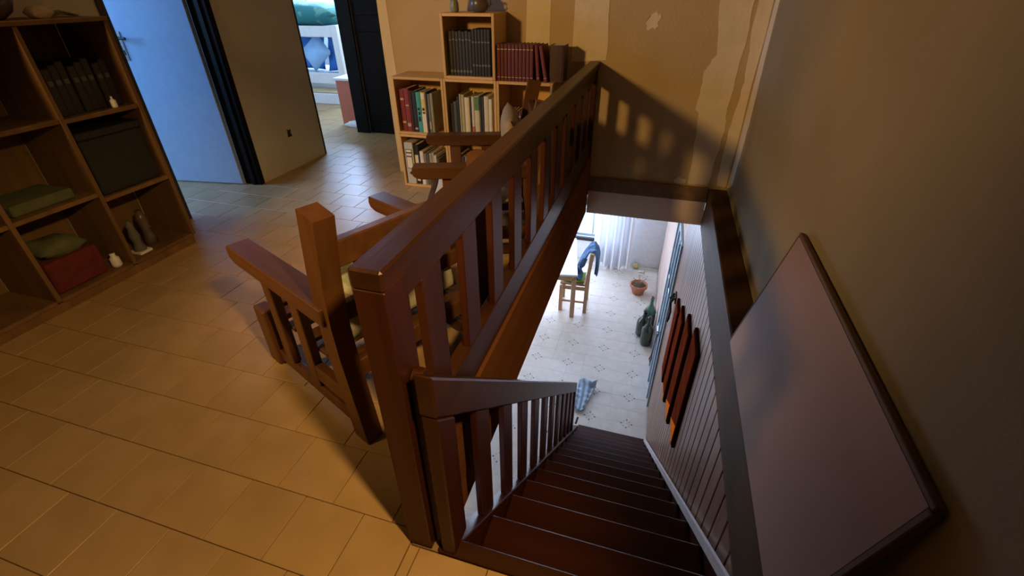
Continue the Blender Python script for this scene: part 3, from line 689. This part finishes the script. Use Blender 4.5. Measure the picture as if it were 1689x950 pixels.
# ------------------------------------------------------------------ left bookcase
lc = thing('tall_bookcase', (-2.58, 1.3, 0), 'brown wooden compartment bookcase against the left wall', 'bookcase')
def cbx(name, x0, x1, y0, y1, z0, z1, mat='case', bev=.002): return obj(name, MB().box(x0+2.58, x1+2.58, y0-1.3, y1-1.3, z0, z1, bev), mat, lc)
XB = XL+.004
ys = [1.872, 1.495, 1.115, .735, .36]
for i, y in enumerate(ys): cbx('upright', XB+.008, -2.578, y-.010, y+.010, .055, 1.175)
for y1, y0 in zip(ys, ys[1:]):
    zs = (.055, .415, .795) if y1 > 1.8 else (.055, .45, .80)
    for z in zs: cbx('shelf', XB+.008, -2.582, y0+.010, y1-.010, z-.010, z+.010)
    cbx('back_panel', XB, XB+.006, y0+.010, y1-.010, .055, 1.175)
cbx('top_board', XB, -2.574, ys[-1]-.012, ys[0]+.012, 1.176, 1.194)
cbx('plinth', XB+.02, -2.59, ys[-1], ys[0], 0, .044)
for k in range(8):
    wd = .034; y = 1.535 + k*.037
    t = thing('book', (-2.63-.004*(k % 3), y+wd, .8055), 'dark bound book standing in the top right compartment of the tall bookcase', 'book', 0, 'dark books in the tall bookcase')
    obj('cover', MB().box(-.17, 0, -wd, 0, 0, .20+.012*(k % 3), .003), bookmat((.022, .02, .018)), t)
    obj('spine_band', MB().box(0, .0012, -wd*.8, -wd*.2, .13, .15), 'silver', t)
bx_ = thing('storage_box', (-2.74, 1.683, .4255), 'black storage box filling the middle right compartment of the tall bookcase', 'box')
obj('body', MB().box(-.14, .135, -.155, .16, 0, .27, .006), 'darkcloth', bx_); obj('lid', MB().box(-.145, .14, -.16, .165, .271, .305, .004), 'darkcloth', bx_)
f_ = thing('figurine', (-2.66, 1.60, .0655), 'small grey figurine in the bottom right compartment of the tall bookcase', 'figurine')
obj('body', MB().lathe([(.03, 0), (.032, .02), (.02, .06), (.026, .10), (.018, .14), (.02, .16), (.008, .185)], n=12), 'silver', f_, True); obj('base', MB().box(-.04, .04, -.035, .035, -.0003, .012), 'white', f_)
f_ = thing('figurine', (-2.70, 1.70, .0655), 'dark figurine behind the grey one in the tall bookcase', 'figurine')
obj('body', MB().lathe([(.035, 0), (.03, .04), (.022, .09), (.03, .15), (.015, .2)], n=12), 'ceramic', f_, True)
rb = thing('fabric_basket', (-2.72, 1.27, .0655), 'dark red fabric basket in the bottom compartment of the tall bookcase', 'basket')
obj('body', MB().prism([(-.11, 0), (.10, 0), (.11, .16), (-.12, .16)], 'y', -.12, .12, .01), 'redcloth', rb)
obj('folded_cloth', MB().cushion(.2, .2, .09, 10, 9, .4), 'greencloth', rb, True, (-.005, 0, .19))
tag(obj('folded_sheets', MB().box(-.12, .10, -.14, .12, 0, .05, .008), 'greencloth', None, False, (-2.72, 1.30, .4605)), 'folded olive cloth on the shelf above the red basket', 'cloth')
tag(obj('white_jar', MB().lathe([(.02, 0), (.024, .01), (.022, .05), (.012, .06), (.013, .075)], n=14), 'white', None, True, (-2.63, 1.44, .0655)), 'little white jar beside the red basket', 'jar')
tag(obj('glue_bottle', MB().lathe([(.012, 0), (.014, .005), (.013, .035), (.005, .04), (.005, .052)], n=12), 'white', None, True, (-2.60, 1.76, .8055)), 'tiny white bottle at the front of the dark books', 'bottle')
tag(obj('pale_shell', MB().cushion(.06, .09, .05, 8, 2, .2), 'patch', None, True, (-2.66, 1.66, 1.218)), 'pale shell lying on top of the tall bookcase', 'shell')
tp = thing('dark_vase', (-2.72, 1.50, 1.1945), 'dark ceramic bowl on top of the tall bookcase', 'bowl')
obj('body', MB().lathe([(.05, 0), (.09, .03), (.11, .08), (.10, .12), (.085, .115), (.06, .05)], n=18), 'ceramic', tp, True)
wv = thing('dried_twigs', (-2.70, 1.76, 1.1945), 'thin pale twigs lying on top of the tall bookcase', 'twigs')
for k in range(4): obj('twig', MB().tube([(-.02+.01*k, -.07, .006+.004*k), (.01, .0, .012+.005*k), (.0+.008*k, .07, .006)], .004, 6), 'stem', wv)

# ------------------------------------------------------------------ wooden armchairs
def armchair(loc, ang, label):
    # local: +x = forward (towards the front of the seat), +y = from the near side to the far side
    t = thing('armchair', loc, label, 'armchair', ang, 'slatted wooden armchairs behind the railing')
    Wd = .60
    for s_, yy in ((0, 0.0), (1, Wd)):
        pts = [(-.035+.0, yy, 0)]; 
        prof = [(0.0, 0), (.022, .18), (.042, .36), (.045, .48), (.030, .62), (.006, .74), (-.014, .835)]
        obj('back_post', MB().sweep([(px, yy, pz) for px, pz in prof], .030, .038), 'chair', t)
        obj('front_leg', MB().box(.575, .655, yy-.026, yy+.026, 0, .265, .005), 'chair', t)
        obj('armrest', MB().prism([(.03, .472), (.61, .472), (.645, .485), (.655, .505), (.650, .535), (.03, .535)], 'y', yy-.042, yy+.042, .004), 'chair_d', t)
        for u in (.475, .285): obj('arm_slat', MB().box(u-.030, u+.030, yy-.016, yy+.016, .075, .471, .003), 'chair', t)
        obj('side_rail', MB().box(.05, .253, yy-.016, yy+.016, .11, .18, .003), 'chair', t)
    obj('top_rail', MB().box(-.006, .028, .03, Wd-.03, .655, .735, .004), 'chair_d', t)
    obj('mid_rail', MB().box(.022, .055, .03, Wd-.03, .46, .52, .004), 'chair_d', t)
    obj('low_rail', MB().box(.022, .055, .03, Wd-.03, .23, .30, .004), 'chair_d', t)
    for k in range(4):
        y = .11 + k*.125; obj('back_slat', MB().sweep([(.037, y, .52), (.026, y, .60), (.012, y, .655)], .024, .008), 'chair', t)
    for yy in (0.0, Wd): obj('foot_rail', MB().box(.03, .575, yy-.012, yy+.012, .02, .074, .003), 'chair', t)
    obj('front_rail', MB().box(.60, .635, .022, Wd-.022, .17, .255, .004), 'chair_d', t)
    for k in range(5):
        u = .12 + k*.11; obj('seat_slat', MB().box(u-.03, u+.03, .016, Wd-.016, .225, .243, .002), 'chair_d', t)
    return t
A1 = math.atan2(.40, -.917)   # forward direction of the near chair
# near side must be the -y side of the local frame: mirror by using forward x, left y
def place(fwd, near):
    ang = math.atan2(fwd[1], fwd[0]); return ang
def chair_at(near, fwd, label, c1, c2, l1, l2, bz, bh):
    ang = math.atan2(fwd[1], fwd[0])
    # local +y = left of forward; we want +y to be the far side -> for a chair facing -x the left is -y, so start from the far side
    left = Vector((-math.sin(ang), math.cos(ang), 0))
    base = Vector((near[0], near[1], 0)) - left*.60
    t = armchair(base, ang, label)
    Mw = Matrix.Translation(base) @ Matrix.Rotation(ang, 4, 'Z')
    for nm, mt, lab, cc, rot, dims in (('seat_cushion', c1, l1, (.36, .30, .309), 0, (.46, .50, .128)), ('back_cushion', c2, l2, (.125, .30, bz), math.radians(-83), (bh, .50, .12))):
        q = obj(nm, MB().cushion(dims[0], dims[1], dims[2], 14, len(nm), .08), mt, None, True)
        q.location = Mw @ Vector(cc); q.rotation_euler = (0, rot, ang); tag(q, lab, 'cushion')
    return t
chair_at((-.79, .885), (-.917, .40), 'slatted wooden armchair nearest the newel post', 'cush', 'cush', 'pale floral seat cushion of the near armchair', 'pale green back cushion of the near armchair', .455, .30)
chair_at((-.55, 2.30), (-.947, -.32), 'slatted wooden armchair in front of the bookshelf', 'cush_w', 'cush_b', 'pale grey patterned seat cushion of the far armchair', 'beige back cushion of the far armchair', .55, .38)

# ------------------------------------------------------------------ things downstairs
# chair with lime cushion
ch = thing('dining_chair', (-.84, 6.10, ZL), 'light wood chair with lime green seat pad downstairs', 'chair', math.radians(4))
for y in (-.19, .19): obj('front_leg', MB().box(-.215, -.160, y-.026, y+.026, 0, .455, .004), 'lightwood', ch)
for y in (-.19, .19): obj('back_leg', MB().sweep([(.19, y, 0), (.19, y, .46), (.205, y, .75), (.235, y, 1.04)], .028, .026), 'lightwood', ch)
obj('seat', MB().box(-.215, .165, -.165, .165, .455, .485, .005), 'lightwood', ch)
for y in (-.19, .19): obj('seat_rail', MB().box(-.165, .168, y-.014, y+.014, .40, .455, .003), 'lightwood', ch)
for z in (.70, .93): obj('back_rail', MB().box(.198 if z < .8 else .215, .222 if z < .8 else .238, -.168, .168, z, z+.07, .004), 'lightwood', ch)
for y in (-.19, .19): obj('stretcher', MB().box(-.165, .168, y-.010, y+.010, .17, .20, .003), 'lightwood', ch)
tag(obj('seat_pad', MB().cushion(.34, .32, .075, 10, 2, .05), 'lime', None, True, (-.862, 6.10, ZL+.525)), 'lime green pad on the light wood chair', 'cushion')
prof_j = [(.045, .55), (.055, .66), (.09, .80), (.15, .93), (.20, 1.035), (.235, 1.055), (.268, 1.02), (.285, .92), (.29, .78), (.285, .66)]
def drape(u, v):
    t = v*(len(prof_j)-1); i = min(int(t), len(prof_j)-2); f = t-i
    x = prof_j[i][0]*(1-f)+prof_j[i+1][0]*f; z = prof_j[i][1]*(1-f)+prof_j[i+1][1]*f
    w_ = .026*math.sin(11*u+5*v) + .016*math.sin(23*u-9*v)
    sgn = -1 if v < .5 else 1
    return (x + sgn*abs(w_), -.16 + .33*u + .02*math.sin(6*v), z + .012*math.sin(13*u))
jk = thing('denim_jacket', (-.84, 6.10, ZL), 'rumpled blue denim jacket draped over the light wood chair', 'jacket', math.radians(4))
solid(obj('jacket_body', MB().grid(drape, 26, 30), 'denim', jk, True), .016)
obj('sleeve', MB().tube([(.13, -.12, .92), (.085, -.15, .82), (.07, -.17, .70), (.075, -.165, .62), (.085, -.15, .585)], [.035, .050, .052, .046, .030], 12), 'denim', jk, True)
tb = thing('dining_table', (-.80, 5.77, ZL), 'white-topped wooden table with its corner over the lime chair', 'table', math.radians(11))
obj('top', MB().box(-1.0, .035, -.035, 1.15, .735, .762, .004), 'tabletop', tb); obj('apron', MB().box(-.95, -.045, -.018, .018, .655, .734, .003), 'lightwood', tb)
obj('apron', MB().box(-.02, .01, .022, 1.10, .665, .734, .003), 'lightwood', tb)
for (x, y) in ((-.010, .0), (-.95, .0), (-.010, 1.08), (-.95, 1.08)): obj('leg', MB().box(x-.034, x+.034, y-.030, y+.030, 0, .664, .004), 'lightwood', tb)
# curtain
def curt(u, v):
    x = -.72 + .62*u + .05*(1-v)*(u-.5); fold = .055*math.sin(u*2*math.pi*5.2) + .02*math.sin(u*31)
    return (x, 7.40 + fold*(.5+.5*(1-v)) , -2.93 + 2.6*v + .04*math.sin(u*9))
cu = thing('curtain', (-.47, 7.40, ZL), 'long white gathered curtain hanging beside the bright window downstairs', 'curtain')
o = obj('cloth', MB().grid(lambda u, v: tuple(Vector(curt(u, v)) - Vector((-.47, 7.40, ZL))), 90, 14), 'curtain', cu, True)
obj('rod', MB().tube([(-1.9, .0, 2.66), (.45, .0, 2.66)], .012), 'dmetal', cu)
# plant pot
pt = thing('plant_pot', (.118, 6.72, ZL), 'terracotta pot with dark soil standing on the pale tiles', 'pot')
obj('pot', MB().lathe([(.085, 0), (.125, .13), (.14, .13), (.14, .175), (.122, .175), (.118, .15)], n=22), 'terracotta', pt, True)
obj('soil', MB().lathe([(.117, .148), (.10, .162), (.03, .172)], n=18), 'soil', pt, True)
for k in range(4):
    an = k*1.7; obj('stem', MB().tube([(.03*math.cos(an), .03*math.sin(an), .16), (.05*math.cos(an), .05*math.sin(an), .24), (.10*math.cos(an), .10*math.sin(an), .29)], .005, 6), 'stem', pt)
# bottles
def bottle(loc, rmax, h, mat, label):
    t = thing('bottle', loc, label, 'bottle', 0)
    obj('glass', MB().lathe([(rmax*.85, 0), (rmax, .02), (rmax, h*.52), (rmax*.9, h*.60), (rmax*.42, h*.74), (rmax*.30, h*.80), (rmax*.28, h*.95), (rmax*.34, h*.955), (rmax*.34, h)], n=20), mat, t, True)
    obj('cork', MB().lathe([(rmax*.22, h+.0005), (rmax*.22, h*1.04)], n=10), 'cord', t); return t
bottle((.315, 5.42, ZL), .080, .46, 'green_g', 'tall dark green bottle nearest the stairs by the pink wall')
bottle((.255, 5.63, ZL), .098, .42, 'green_g', 'fat dark green demijohn behind the tall bottle')
bottle((.325, 5.86, ZL), .085, .50, 'green_l', 'light green glass bottle at the back of the three bottles')
# cloth on floor
def rag(u, v):
    x = -.17 + .13*u + .10*v*u; y = -.27 + .50*v + .02*math.sin(7*u)
    return (x, y, .012 + .012*math.sin(9*u+3*v)**2 + (.05*math.exp(-((v-.95)/.08)**2)*(.4+u)) + .012*math.sin(17*v+2*u)**2)
solid(tag(obj('floor_cloth', MB().grid(rag, 20, 26), 'rag', None, True, (-.28, 4.18, ZL+.004)), 'pale blue rag spread on the tiles at the foot of the stairs', 'cloth'), .008)
tag(obj('lemon', MB().cushion(.10, .12, .09, 10, 1, .02), plain('pale_yellow', (.62, .50, .22), .6), None, True, (.02, 7.54, ZL+.046)), 'small yellow fruit on the floor by the curtain hem', 'fruit')
tag(obj('paper_scrap', MB().cushion(.10, .05, .03, 8, 7, .5), plain('pale_paper', (.75, .72, .55), .8), None, True, (.135, 7.40, ZL+.017)), 'small pale paper scrap on the floor behind the plant pot', 'paper')
bpy.context.view_layer.update()
